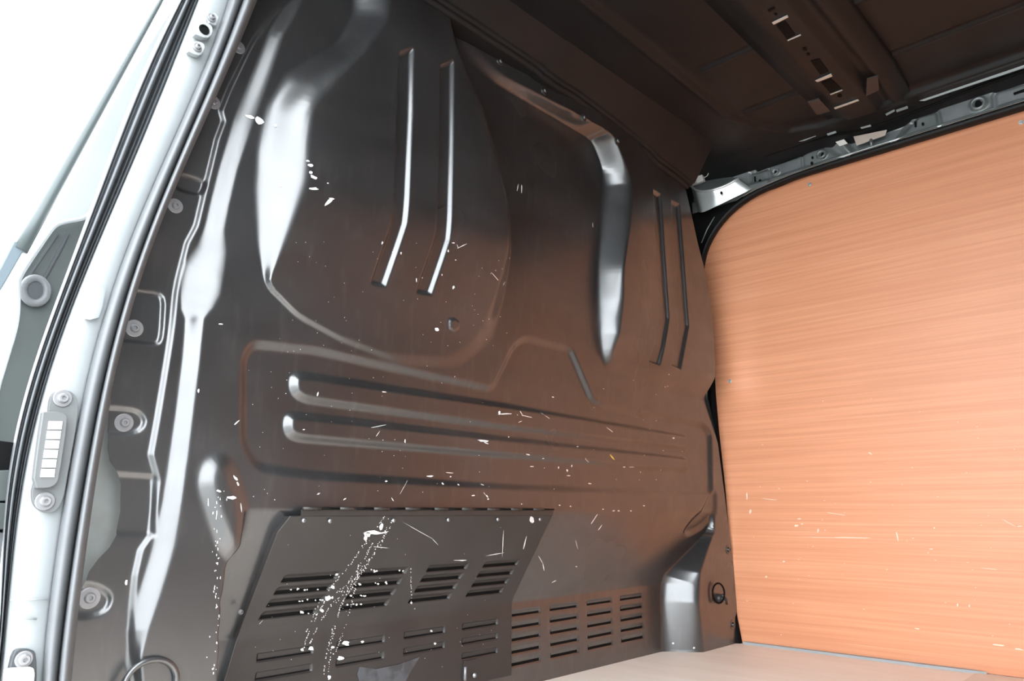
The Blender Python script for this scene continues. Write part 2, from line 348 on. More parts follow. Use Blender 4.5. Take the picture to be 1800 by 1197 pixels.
box('trim_8', (.40, -2.3, 1.44), (2.2, 1.25, 1.47), 'silver', kind='structure')
# header ledge over the bulkhead
hx = [(740, 0), (850, 68), (945, 125), (950, 138), (985, 160), (1000, 163), (1080, 220), (1135, 268), (1150, 290), (1175, 305), (1200, 322)]
base = onY(np.array([p[0] for p in hx], float), np.array([p[1] for p in hx], float), 1.012)
base = np.vstack([[base[0] + (base[0] - base[2]) * 2.2], base, [base[-1] + np.array([.03, 0, -.01])]])
def shiftc(c, dy, dz): q = np.array(c); q[:, 1] += dy; q[:, 2] += dz; return q
hq = np.polyfit(base[:, 0], base[:, 2], 2); base[:, 2] = np.polyval(hq, base[:, 0]) * .6 + base[:, 2] * .4; base[:, 1] = 1.012
loft('roof_header', [shiftc(base, .05, .002), shiftc(base, .006, .0), shiftc(base, .0, .0), shiftc(base, -.002, .003), shiftc(base, -.008, .006), shiftc(base, -.010, .0045), shiftc(base, -.014, .0065), shiftc(base, -.018, .011), shiftc(base, -.020, .010), shiftc(base, -.024, .013), np.stack([base[:, 0], base[:, 1] - .10, np.full(len(base), 1.424)], -1)], 'ceil', None, 80, smooth=False,
     label='stepped dark steel header strip running where the bulkhead meets the roof', category='strip')

# roof bow (cross member)
bow = empty('roof_bow', (1.2, .52, 1.42), label='dark pressed steel cross member with punched holes spanning the roof', category='beam')
ys_b = [(.632, 1.43), (.630, 1.408), (.612, 1.408), (.606, 1.402), (.592, 1.402), (.575, 1.388), (.556, 1.385), (.502, 1.385), (.492, 1.388), (.482, 1.405), (.462, 1.405), (.452, 1.388), (.44, 1.387), (.436, 1.392), (.428, 1.392), (.424, 1.404), (.41, 1.405), (.408, 1.43)]
bxs = np.array([.3, 1.0, 1.4, 1.78, 1.86, 1.93])
loft('pressing', [np.array([(x, y + (.0 if x < 1.8 else (x - 1.8) * (.55 - y) * .5), z - .0) for x in bxs]) for y, z in ys_b], 'ceil', bow, 40, smooth=False)
def bowpt(px, py): return onZ(float(px), float(py), 1.384)
def quadplate(name, px, z, m, parent, th=.001, **kw):
    pts = [onZ(float(a), float(b), z) for a, b in px]; return prism(name, pts, (0, 0, -th), m, parent, **kw)
for q in ([(1365, 45), (1380, 37), (1398, 60), (1384, 69)], [(1425, 107), (1440, 103), (1457, 125), (1442, 131)], [(1444, 145), (1461, 139), (1480, 157), (1460, 164)], [(1349, 18), (1361, 12), (1363, 14), (1352, 21)]):
    quadplate('hole', q, 1.3842, 'hole', bow, kind='stuff') if False else quadplate('hole', q, 1.3842, 'hole', bow)
for (cx_, cy_, rr) in ((1364, 25, 2.5), (1415, 86, 4), (1421, 95, 3.2), (1476, 168, 4)):
    c = bowpt(cx_, cy_); quadplate('hole', [(cx_ + rr * math.cos(a), cy_ + rr * .7 * math.sin(a)) for a in np.linspace(0, 2 * math.pi, 12)[:-1]], 1.3842, 'hole', bow)
for q in ([(1357, 39), (1384, 26), (1386, 29), (1360, 42)], [(1433, 141), (1461, 129), (1463, 133), (1437, 143)], [(1466, 189), (1508, 174), (1510, 176), (1468, 191)], [(1384, 70), (1407, 60), (1408, 61), (1385, 71)], [(1459, 165), (1480, 157), (1481, 158), (1460, 166)]):
    quadplate('lip', q, 1.3835, 'bracket', bow, .002)
for q in ([(1420, 178), (1440, 172), (1460, 193), (1436, 200)], [(1524, 137), (1543, 132), (1545, 156), (1522, 167)]):
    quadplate('foot_plate', q, 1.387, mat('foot_brown', (.035, .028, .026), .5), bow, .004)

# ---------------------------------------------------------------- plywood lining on the far side
ply_px = [(1237, 470), (1241, 448), (1252, 422), (1268, 397), (1290, 373), (1318, 352), (1345, 338), (1372, 328), (1403, 315), (1800, 195)]
pw = onX(np.array([p[0] for p in ply_px], float), np.array([p[1] for p in ply_px], float), 2.07)
pts = [(2.07, 1.10, 0.001), *[tuple(p) for p in pw], (2.07, -2.25, 1.327), (2.07, -2.25, 0.001)]
pts[1] = (2.07, 1.10, pts[1][2])
ply = prism('plywood_lining', pts, (.012, 0, 0), 'wood', None, label='large orange red plywood sheet lining the right side of the cargo bay', category='panel')
M['wood'].use_backface_culling = False
def screw(cx_, cy_, Xp, r, parent):
    c = onX(float(cx_), float(cy_), Xp); v, f = lathe_v([(r, 0), (r * .95, .0012), (r * .5, .0016), (r * .45, .0005)], 14)
    v = [(c[0] + y, c[1] + x, c[2] + z) for x, y, z in v]; return make('screw', v, f, 'bracket', parent, True)
for p in ((1423, 324), (1795, 215), (1283, 670)): screw(p[0], p[1], 2.0698, .006, ply)

# ---------------------------------------------------------------- cant rail over the plywood
rail = empty('cant_rail', (2.02, .4, 1.33), label='grey zinc steel roof rail with bosses and holes above the plywood', category='rail')
lipo = smoothpoly([(1226, 470), (1232, 440), (1244, 412), (1262, 386), (1286, 360), (1318, 338), (1350, 324), (1403, 302), (1500, 271), (1800, 178)], 2)
lipi = smoothpoly([(1237, 478), (1242, 446), (1253, 421), (1269, 396), (1291, 372), (1319, 351), (1346, 337), (1403, 314), (1500, 285), (1800, 194)], 2)
def cx3(poly, X): poly = np.asarray(poly, float); c = onX(poly[:, 0], poly[:, 1], X); return c
def ext(c): d = c[-1] - c[-6]; d = d / np.linalg.norm(d); return np.vstack([c, c[-1] + np.array([0, -2.3, 0])])
co, ci = ext(cx3(lipo, 2.03)), ext(cx3(lipi, 2.068))
mid = ext(cx3((lipo * .35 + lipi * .65), 2.036))
loft('lower_lip', [ci + np.array([.02, 0, 0]), ci, mid, co, co + np.array([.012, 0, .003])], 'ceil', rail, 120, smooth=True)
tube('lip_highlight', (co + np.array([-.001, 0, .003]))[co[:, 1] < .93], .0032, 'bracket', rail, 8)  # pale tube stands in for the sky highlight along the lip bend
# rail face as a relief over (Y,Z)
def railX(Y, Z):
    X = np.full(Y.shape, 2.035)
    def rg(px, soft, xx=2.035):
        c = onX(np.array([p[0] for p in px], float), np.array([p[1] for p in px], float), xx)[:, [1, 2]]
        return region(Y, Z, c, soft)
    def ln(px, wd, xx=2.035):
        c = onX(np.array([p[0] for p in px], float), np.array([p[1] for p in px], float), xx)[:, [1, 2]]
        return np.exp(-(dist_line(Y, Z, c) / wd) ** 2)
    # pads outlined by creases
    for px in ([(1411, 292), (1409, 272), (1418, 266), (1445, 258)], [(1602, 214), (1615, 204), (1640, 196), (1648, 197), (1653, 224)], [(1748, 190), (1746, 168), (1752, 160), (1800, 146), (2000, 90)],
               [(1320, 318), (1319, 304), (1350, 297)], [(1355, 318), (1351, 297)]):
        X += .006 * ln(px, .0045)
    X += .010 * ln([(1455, 252), (1470, 265), (1490, 275)], .011)
    X += .010 * ln([(1600, 215), (1585, 232), (1572, 250)], .008)
    X += .02 * rg([(1478, 240), (1580, 216), (1595, 212), (1572, 245), (1500, 268)], .02)
    # bosses
    for (a, b, r) in ((1445, 272, .016), (1720, 183, .022), (1364, 303, .012)):
        c = onX(float(a), float(b), 2.035)[[1, 2]]; d = np.hypot(Y - c[0], Z - c[1])
        X -= .009 * sm((r - d) / (r * .35)) - .012 * sm((r * .55 - d) / (r * .25))
    # top edge turns outwards to a flange
    X -= .03 * sm((Z - 1.395) / .012)
    X -= .012 * sm((1.345 - Z) / .012)
    X += .010 * ln([(1330, 300), (1400, 275), (1460, 245)], .004)
    return X
Yr = np.linspace(1.10, -2.2, 1100); zr = np.linspace(0, 1, 50)
zlo = np.interp(-Yr, -co[:, 1], co[:, 2]); zlo = np.where(Yr > .78, np.maximum(zlo, 1.30), zlo) - .002
zhi = np.full(Yr.shape, 1.43)
YG = np.repeat(Yr[None], 50, 0); ZG = zlo[None] + (zhi - zlo)[None] * zr[:, None]
link('rail_face', gridmesh('rail_face', np.stack([railX(YG, ZG), YG, ZG], -1)), 'steel', rail, True)
def discX(name, cx_, cy_, X, r, m, parent, sq=1.3):
    return prism(name, [onX(cx_ + r * math.cos(a), cy_ + r * sq * math.sin(a) - .0, X) for a in np.linspace(0, 2 * math.pi, 13)[:-1]], (.001, 0, 0), m, parent)
for (a, b, r) in ((1447, 273, 4.5), (1720, 184, 6.5), (1427, 287, 2.5), (1428, 277, 2), (1336, 318, 2.5), (1622, 218, 2.3), (1364, 304, 3)): discX('hole', float(a), float(b), 2.031, r, 'hole', rail)
for q in ([(1607, 214), (1611, 213), (1611, 223), (1608, 224)], [(1781, 163), (1800, 156), (1800, 161), (1782, 167)], [(1325, 310), (1328, 310), (1329, 319), (1326, 320)]):
    prism('hole', [onX(float(x), float(y), 2.031) for x, y in q], (.001, 0, 0), 'hole', rail)
prism('opening', [onX(float(x), float(y), 2.030) for x, y in [(1500, 240), (1559, 228), (1556, 238), (1506, 256)]], (.001, 0, 0), mat('opening_light', (.5, .42, .36), .6), rail)  # pale brown plate paints in the light inside the cut-out
prism('opening', [onX(float(x), float(y), 2.030) for x, y in [(1466, 247), (1480, 241), (1490, 252), (1476, 257)]], (.001, 0, 0), 'plastic', rail)
tube('stud', [onX(1531., 245., 2.03), onX(1532., 257., 2.03)], .004, 'steel', rail)
# pale drip strip in the gap under the roof
def stripX(name, px, X, m, parent, th=.002):
    return prism(name, [onX(float(a), float(b), X) for a, b in px], (th, 0, 0), m, parent)
stripX('gap_strip', [(1606, 177), (1618, 170), (1800, 108), (2050, 20), (2050, 40), (1800, 119), (1625, 177)], 1.985, 'bracket', rail)
stripX('gap_strip', [(1556, 200), (1572, 192), (1573, 195), (1558, 203)], 1.985, 'bracket', rail)
stripX('gap_strip', [(1575, 193), (1595, 186), (1596, 190), (1576, 197)], 1.985, 'bracket', rail)
stripX('gap_strip', [(1453, 235), (1469, 230), (1470, 233), (1455, 238)], 1.985, 'bracket', rail)
stripX('gap_strip', [(1512, 224), (1530, 219), (1531, 222), (1514, 226)], 1.985, 'bracket', rail)
stripX('gap_strip', [(1400, 245), (1412, 243), (1434, 236), (1434, 239), (1414, 247), (1402, 249)], 1.985, 'bracket', rail)
# loose cable lying along the rail
cab = smoothpoly([(1190, 312), (1215, 297), (1245, 290), (1290, 288), (1340, 276), (1400, 255), (1450, 240), (1520, 228), (1600, 200), (1700, 160), (1820, 118)], 2)
tube('cable', cx3(cab, 2.0), .0035, 'hole', None, 8, label='thin black cable lying along the top of the roof rail', category='cable')

# ---------------------------------------------------------------- corner bracket, connector, gusset
br = empty('corner_bracket', (2.0, 1.03, 1.3), label='bright steel corner bracket with a small hole at the front end of the rail', category='bracket')
top = smoothpoly([(1214, 326), (1220, 334), (1232, 338), (1250, 336), (1275, 328), (1298, 315)], 2)
bot = smoothpoly([(1226, 372), (1232, 374), (1242, 371), (1262, 361), (1285, 350), (1322, 332)], 2)
Xs = np.linspace(0, 1, len(top))
tw = np.array([onX(a, b, X) for (a, b), X in zip(top, np.interp(Xs, [0, .25, .6, 1], [2.03, 1.975, 1.97, 2.0]))])
bw = np.array([onX(a, b, X) for (a, b), X in zip(bot, np.interp(Xs, [0, .25, .6, 1], [2.03, 1.98, 1.985, 2.02]))])
loft('cup', [tw, tw * .67 + bw * .33, tw * .33 + bw * .67, bw], 'bracket', br, 40)
rim = smoothpoly([(1213, 322), (1222, 330), (1240, 334), (1262, 330), (1282, 321), (1296, 311), (1298, 316), ], 2)
tube('rim', tw + np.array([0, 0, .002]), .004, 'bracket', br, 8)
back = np.array([onX(a, b, 2.034) for a, b in smoothpoly([(1216, 322), (1230, 312), (1250, 309), (1275, 310), (1297, 313)], 2)])
loft('floor_pan', [tw, back], 'steel', br, 30)
discX('hole', 1268., 339., 1.968, 2.2, 'hole', br)
cn = empty('cable_connector', onX(1225., 318., 2.0), label='small white two part plug hanging beside the corner bracket', category='connector')
stripX('plug', [(1211, 314), (1222, 311), (1224, 322), (1214, 325)], 1.985, 'plastic', cn, .012)
stripX('plug', [(1222.5, 310.5), (1234, 307), (1237, 317), (1225, 322)], 1.985, 'plastic', cn, .012)
tube('wire', cx3(smoothpoly([(1235, 313), (1243, 310), (1246, 303), (1240, 300)], 2), 1.99), .0012, 'plastic', cn, 6)
tube('wire', cx3(smoothpoly([(1212, 318), (1206, 317), (1202, 322)], 2), 1.99), .0012, 'plastic', cn, 6)
gp = [(1183, 300), (1212, 322), (1226, 374), (1240, 374), (1268, 360), (1300, 342), (1330, 330), (1318, 340), (1286, 362), (1262, 388), (1244, 414), (1232, 444), (1228, 480), (1222, 480), (1190, 330)]
prism('corner_gusset', [onX(float(a), float(b), 2.045) for a, b in gp], (.003, 0, 0), 'ceil', None, label='dark painted gusset plate in the upper corner between bulkhead and plywood', category='plate')
tube('gusset_edge', [onX(1256., 381., 2.04), onX(1243., 403., 2.04), onX(1233., 427., 2.04)], .0015, 'bracket', bpy.data.objects['corner_gusset'], 6)
# black edge strip between bulkhead and plywood
es = [(1253, 615), (1256, 690), (1262, 760), (1272, 850), (1279, 930), (1286, 1010), (1291, 1070), (1303, 1132)]
ec = onX(np.array([p[0] for p in es], float), np.array([p[1] for p in es], float), 2.062)
loft('edge_strip', [ec + np.array([0, .035, 0]), ec + np.array([-.012, .012, 0]), ec + np.array([-.006, .0, 0]), ec + np.array([.004, -.002, 0])], 'hole', None, 50,
     label='narrow glossy black strip down the corner between bulkhead and plywood', category='strip')

# ---------------------------------------------------------------- bolts on the bulkhead
def bolt_at(px, py, rw, parent, m='bolt', wm='bolt', onto=None, rb=None, hex_=True, name='bolt'):
    c = surf(float(px), float(py)) if onto is None else onto
    rb = rb or rw * .5
    v, f = lathe_v([(rb, -.001), (rb, .004), (rb * .8, .006), (rb * .42, .006), (rb * .36, .003)], 16)
    b = make(name, [(x, y, z) for x, y, z in v], f, m, None, False); b.location = tuple(c); b.parent = parent; b.matrix_parent_inverse = Matrix.Translation(-Vector(parent.location)) 
    v, f = lathe_v([(rw, -.002), (rw, .0008), (rw * .92, .0014), (rb * .9, .0014)], 22)
    w_ = make('washer', v, f, wm, None, False); w_.parent = b
    return b
for (a, b, r) in ((419, 83, .0115), (375, 180, .0115), (308, 362, .0115), (236, 577, .0125), (218, 743, .0125), (157, 1051, .0135)): bolt_at(a, b, r, wall)
for (a, b, r) in ((879, 108, .010), (957, 160, .010), (1026, 207, .010), (1085, 248, .011), (1280, 966, .014), (1288, 1098, .014)): bolt_at(a, b, r, wall, 'black', 'black')

# ---------------------------------------------------------------- louvres
def slat_mesh(wd, ht, d0, d1, m):
    v = [(-wd / 2, d0, ht), (wd / 2, d0, ht), (wd / 2, d1, .0012), (-wd / 2, d1, .0012), (wd / 2, d1 + .001, .0), (-wd / 2, d1 + .001, .0), (wd / 2, d0 + .001, ht), (-wd / 2, d0 + .001, ht)]
    me = mesh('louvre', v, [(0, 1, 2, 3), (3, 2, 4, 5), (1, 6, 4, 2), (0, 3, 5, 7)]); me.materials.append(M[m]); return me
lm = slat_mesh(.094, .0115, .0012, .0045, 'flap'); lm2 = slat_mesh(.094, .0115, .0012, .0045, 'black'); lmS = slat_mesh(.094, .0125, .001, .006, 'hole')
def slot_mesh(wd, h_, y): me = mesh('slot', [(-wd / 2, y, .0002), (wd / 2, y, .0002), (wd / 2, y - .0003, h_), (-wd / 2, y - .0003, h_)], [(0, 1, 2, 3)]); me.materials.append(M['hole']); return me
slot = slot_mesh(.096, .003, .0035); slotW = slot_mesh(.096, .0065, .003)
slotS = slot_mesh(.094, .0105, .003)
def louvre(me, c, parent, tilt=0., sl=None):
    o = bpy.data.objects.new('louvre', me); COL.objects.link(o); o.location = tuple(c); o.rotation_euler = (tilt, 0, 0)
    o.parent = parent; o.matrix_parent_inverse = Matrix.Translation(-Vector(parent.location))
    s_ = bpy.data.objects.new('slot', sl or slot); COL.objects.link(s_); s_.parent = o
    return o
for cx_ in LX:
    for k in range(5):
        louvre(lm2, (cx_, D0 - float(Hf(np.array([cx_ + .0585]), np.array([.145 - k * .0245]))[0]), .1405 - k * .0245), wall, 0., slotW)

# ---------------------------------------------------------------- hinged access flap
flap = empty('access_flap', (.9, 1.05, .35), label='dark hinged steel flap with rows of louvres low on the bulkhead', category='flap')
ZB = .178
def flapY(z):   # surface of the plate
    z = np.asarray(z, float)
    return np.where(z > ZB, 1.045 + (0.354 - z) / (0.354 - ZB) * .088, 1.133)
tl = (.609, .354); tr_ = (1.239, .354)
zz = np.linspace(.354, .03, 210)
lx = np.interp(zz, [.03, .113, ZB, .33, .354], [.565, .575, .592, .603, .616]); rx = np.interp(zz, [.03, ZB, .33, .354], [1.205, 1.206, 1.234, 1.238])
def ysm(z): return sum(flapY(z + d) for d in (-.012, -.008, -.004, 0, .004, .008, .012)) / 7
uu = np.linspace(0, 1, 400); GX = lx[:, None] + (rx - lx)[:, None] * uu; GZ = np.repeat(zz[:, None], 400, 1); GY = ysm(GZ)
ROWS = [[.137 - k * .0275 - .004 for k in range(3) if not (k == 2 and i in (1, 2))] for i in range(4)]
SROWS = [.252 - k * .0185 for k in range(4)]
for i, c_ in enumerate(FX):
    for z_ in ROWS[i]: GY += pocket(GX, GZ, c_, z_, .102, .013, .006)
    for k, z_ in enumerate(SROWS): GY += pocket(GX, GZ, c_ + .012 + (0 if i < 2 else .006) - k * .006, z_, .104, .0125, .007, .35)
g = np.stack([GX, GY, GZ], -1)
pl = link('plate', gridmesh('plate', g), 'flap', flap, True)
g = g[::8, ::8]
so = pl.modifiers.new('s', 'SOLIDIFY'); so.thickness = .002; so.offset = 1
# returns along the left edge
loft('side_return', [g[:, 0], g[:, 0] + np.array([.002, .03, 0])], 'flap', flap, 26)
bottomcut = None
hz = .3665
box('hinge_leaf', (.636, 1.046, .352), (1.243, 1.049, .364), 'hinge', flap)
hl = bpy.data.objects['hinge_leaf']
nk = 18; seg = (1.243 - .636) / nk
for k in range(nk):
    x0 = .636 + k * seg; r_ = .0024 if k % 2 == 0 else .0017
    tube('knuckle', [(x0 + .0006, 1.044, .366), (x0 + seg - .0006, 1.044, .366)], r_, 'hinge' if k % 2 == 0 else 'hole', flap, 10)
fix = [(534, 915), (580, 916), (692, 915), (788, 914), (875, 913), (949, 913)]
for (a, b) in fix:
    c = onY(float(a), float(b), 1.0455); v, f = lathe_v([(.0035, 0), (.003, .0015), (.001, .002)], 10)
    o = make('rivet', v, f, 'bolt', None, True); o.location = tuple(c); o.parent = flap; o.matrix_parent_inverse = Matrix.Translation(-Vector(flap.location))
for (a, b) in ((452, 1008), (424, 1076)):
    c = onY(float(a), float(b), 1.11); v, f = lathe_v([(.004, 0), (.0035, .003), (.001, .004)], 10)
    o = make('rivet', v, f, 'bolt', None, True); o.location = tuple(c + np.array([0, .002, 0])); o.parent = flap; o.matrix_parent_inverse = Matrix.Translation(-Vector(flap.location))
tilt = -math.atan(.088 / (.354 - ZB))
for i, c_ in enumerate(FX):
    for z_ in ROWS[i]: louvre(lm, (c_, 1.133, z_), flap)
    for k, z_ in enumerate(SROWS): louvre(lmS, (c_ + .012 + (0 if i < 2 else .006) - k * .006, float(flapY(z_)), z_), flap, -tilt * .5, slotS)
# torn foil patch, latch and its stud near the bottom edge of the flap
fo = onY(np.array([628., 632, 662, 700, 738, 722, 712, 700, 640]), np.array([1185., 1172, 1176, 1168, 1155, 1180, 1200, 1230, 1230]), 1.1315)
prism('torn_patch', fo, (0, .001, 0), 'foil', flap, label='crumpled grey torn patch')
lt = [onY(float(a), float(b), 1.131) for a, b in ((815, 1162), (838, 1158), (836, 1197), (812, 1197))]
prism('latch_plate', lt, (0, .002, 0), 'flap', flap)
tube('latch_pin', [onY(818., 1172., 1.129), onY(817., 1196., 1.129)], .003, 'bolt', flap, 8)
c = onY(834., 1187., 1.129); v, f = lathe_v([(.005, 0), (.004, .003), (.001, .004)], 12); o = make('stud', [(x + c[0], y + c[1], z + c[2]) for x, y, z in v], f, 'bolt', flap, True)

# ---------------------------------------------------------------- white chips, scuffs and spatter
def flake(px, py, rx_, ry_, ang, getp, V, F, jag=.35, n=9):
    b = len(V); c = getp(px, py)
    for k in range(n):
        a = 2 * math.pi * k / n; r = 1 + jag * (random.random() - .5) * 2
        dx = rx_ * r * math.cos(a); dy = ry_ * r * math.sin(a)
        x = px + dx * math.cos(ang) - dy * math.sin(ang); y = py + dx * math.sin(ang) + dy * math.cos(ang)
        V.append((x, y))
    F.append(tuple(range(b, b + n)))
def build_flakes(name, items, getp, m, parent):
    V = []; F = []
    for it in items: flake(*it[:2], *it[2:5], lambda a, b: None, V, F)
    V = np.array(V); W = getp(V[:, 0], V[:, 1]); r = ray(V[:, 0], V[:, 1]); r /= np.linalg.norm(r, axis=1)[:, None]
    W = W - r * .0008
    return make(name, W, F, m, parent, False, kind='stuff')
def seg(x0, y0, x1, y1, wd=.6): return ((x0 + x1) / 2, (y0 + y1) / 2, math.hypot(x1 - x0, y1 - y0) / 2, wd, math.atan2(y1 - y0, x1 - x0))
W = []
W += [(440, 205, 8, 3, .2), (455, 212, 8, 6, .3), (484, 221, 3, 2.5, 0), (546, 291, 5, 2.5, .3), (546, 303, 3, 2, .2), (551, 311, 6, 3, .5), (541, 283, 3, 1.5, .3), (553, 332, 9, 2.5, .1), (578, 355, 9, 4, -.6), (583, 349, 5, 1.6, .1), (494, 313, 3, 1.2, .1), (494, 327, 4, 1, 0), (576, 322, 1.5, 1, 0)]
W += [seg(383, 569, 392, 570, 1), (349, 687, 1.6, 3, .3), (385, 863, 4, 2, .2), (408, 875, 8, 3, .1), (366, 884, 1, 7, 0), (381, 903, .8, 8, .1), (424, 893, 1, 8, -.1), (222, 1023, 2.2, 5, .1), (414, 840, 5, 2, .8), (418, 850, 4, 2, 1.2)]
W += [seg(557, 697, 560, 688, 1.2), (534, 755, 2, 1, 0), (416, 743, 6, 1.2, -.7), (676, 689, 4, .8, .1), (672, 427, 1.2, 3, .3), (705, 445, 1, 2.5, 0), (732, 493, .7, 4, 0), (788, 441, 1.2, 2.2, .3), (801, 457, 1.5, 1, 0), (777, 483, 1, 1.5, 0), (797, 505, 2, 3, .2), (768, 579, 4, 2.5, .3)]
W += [seg(863, 478, 884, 502, .5), seg(884, 502, 888, 495, .5), seg(805, 436, 821, 428, .5), seg(803, 429, 806, 437, .5), (797, 427, 3, 1, 0), (910, 330, .8, 6, .2), (917, 332, .8, 7, 0), (1042, 396, .8, 5, 0)]
W += [(666, 749, 12, .5, -.2), seg(660, 769, 668, 757, .4), seg(704, 867, 718, 841, .5), (679, 846, 2, 1.2, 0), (757, 837, 6, 1.2, 0), (712, 775, 1.2, 3, 0), (790, 831, 6, .7, .1), (792, 838, 1.5, 1, 0), (778, 850, 3, 1.2, .8), (806, 852, 2, 1, .6), (690, 878, 4, .7, 1), (560, 868, 3, 1, -.5), (606, 877, 3, 1, -.6)]
W += [seg(877, 728, 900, 727, 1), seg(914, 722, 919, 731, .6), seg(918, 730, 936, 734, .6), (878, 726, 2, 3, 0), seg(950, 725, 968, 737, .4), seg(1066, 751, 1078, 760, .6), (915, 741, 4, .5, -.4), (850, 775, 9, 1.5, .1), (855, 779, 4, .8, .4), (928, 799, 4, 1, .2), (955, 806, 2, 1, 0), (1015, 785, 2, 1, 0), (982, 822, 1, 2.2, 0), (997, 827, 1.5, 2, 0), (1000, 836, 4, .8, 0), (1005, 819, 1, 2, 0), (1110, 821, 5, .5, 0), (1037, 850, 3, 1, 0), (972, 698, 2, 1, 0), (1184, 770, 1.6, 1.2, 0), (894, 768, 1, 1, 0), (935, 820, 3, .8, 0), (1097, 821, 2, 1, 0), seg(1029, 806, 1034, 812, .5), (806, 852, 2, 1, .6)]
W += [seg(1038, 923, 1050, 904, .8), seg(1051, 933, 1058, 923, .8), seg(947, 978, 954, 990, .6), seg(954, 990, 957, 1004, .8), (974, 1022, 4, .8, -.5), (1013, 996, 1.5, 1, 0), seg(1012, 950, 1016, 966, .3), (856, 872, 3, 1, .9), (852, 868, 3, .5, .9), (848, 852, 3, .8, .4), (858, 877, 1.5, 1.5, 0), (832, 871, 3, 1, .1), (984, 888, 1.5, 1, 0), (1003, 890, 1.5, 1, 0), (1079, 898, 2, 1, 0), (1087, 898, 2, 1, 0), (1109, 898, 1.5, 1, 0), (1060, 895, 1.5, 1, 0), (917, 886, 1.5, 1, 0), (1132, 889, 1.5, 1, 0), (1183, 1131, 2, 1.6, 0), (1220, 1139, 2, 1.6, 0), (1226, 1170, 1, 1, 0)]
for _ in range(70):
    x = 430 + 780 * random.random(); y = 640 + 245 * random.random() ; W.append((x, y, .4 + .6 * random.random(), .3 + .3 * random.random(), random.random() * 3))
for _ in range(60):
    x = 480 + 420 * random.random(); y = 420 + 200 * random.random(); W.append((x, y, .4 + .6 * random.random(), .4, random.random() * 3))
for _ in range(50):
    y = 860 + 330 * random.random(); x = 385 - (y - 860) * .02 + random.gauss(0, 5) - 2; W.append((x, y, .5 + .6 * random.random(), .7 + 2 * random.random(), 0))
build_flakes('paint_chip', W, surf, 'chip', wall)
build_flakes('paint_chip', [seg(1071, 797, 1080, 809, 1.3)], surf, 'yellow', wall)
def onflap(px, py):
    Y = np.full(np.shape(px), 1.08)
    for _ in range(25):
        p = onY(px, py, Y); Y = .6 * Y + .4 * flapY(p[..., 2])
    return onY(px, py, Y)
S = [(645, 939, 6, 4.5, .2), (655, 936, 14, 3, 0), (670, 937, 14, 1.6, -.15), (670, 925, 3, 6, .3), (643, 945, 3, 5, 0), (584, 1050, 2, 2, 0), (585, 1032, 4, 3, 0), (576, 1052, 5, 5, .3), (566, 1073, 4, 3, 0), (592, 1010, 3, 2, 0), (547, 1140, 4, 3.4, 0), (531, 1142, 3, 2.4, 0), (608, 1131, 6, 3.5, .1), (599, 1157, 6, 3.5, 0), (585, 1138, 3, 2, 0), (637, 1128, 2.5, 2, 0), (729, 1072, 2, 3, 0), (579, 1191, 3, 3.6, 0), (723, 1060, 2, 2, 0), (834, 1187, 2, 2, 0), (758, 1109, 2, 2, 0), (765, 1131, 2, 2, 0)]
def dots(x0, y0, x1, y1, n, j=.8, bend=0):
    for i in range(n):
        t = i / max(n - 1, 1); x = x0 + (x1 - x0) * t + bend * math.sin(math.pi * t) + random.gauss(0, j); y = y0 + (y1 - y0) * t + random.gauss(0, j * .6)
        r = .55 + .55 * random.random(); S.append((x, y, r, r, 0)) if random.random() < .7 else None
dots(676, 908, 658, 934, 12); dots(684, 912, 672, 950, 14); dots(690, 915, 668, 960, 18, 1)
dots(645, 950, 575, 1040, 42, 1, 3); dots(655, 955, 600, 1040, 42, 1, 3); dots(668, 950, 610, 1045, 46, 1, 3); dots(650, 980, 590, 1060, 34, 1.5, 2)
dots(640, 1000, 575, 1055, 26, 2, 2); dots(575, 1050, 533, 1140, 40, .8, -3); dots(588, 1055, 545, 1130, 36, .8, -3); dots(610, 1040, 568, 1190, 56, .7, -6); dots(632, 990, 588, 1150, 60, .7, 6); dots(560, 1060, 540, 1110, 20, 1)
dots(600, 1060, 578, 1180, 30, .7, -4); dots(722, 1000, 723, 1060, 22, .3)
for (x0, x1, y0) in ((510, 560, 1036), (515, 575, 1056), (640, 715, 1003), (630, 700, 1025), (612, 645, 1047), (610, 670, 1062), (512, 560, 1077)):
    for _ in range(6): S.append((x0 + (x1 - x0) * random.random(), y0 + random.gauss(0, 1), 1.2 + random.random(), 1. + .6 * random.random(), 0))
for _ in range(40): S.append((430 + 450 * random.random(), 925 + 250 * random.random(), .5, .5, 0))
S += [seg(712, 920, 760, 947, .4), seg(760, 947, 770, 958, .4), seg(885, 935, 883, 975, .6), seg(925, 945, 920, 965, .8), (668, 962, 16, .4, .1), (810, 985, 12, 1, 0), seg(855, 977, 883, 972, .6), (935, 913, 4, 5, 0), seg(455, 1098, 462, 1090, .4)]
build_flakes('paint_spatter', S, onflap, 'chip', flap)
def onply(px, py): return onX(px, py, 2.07)
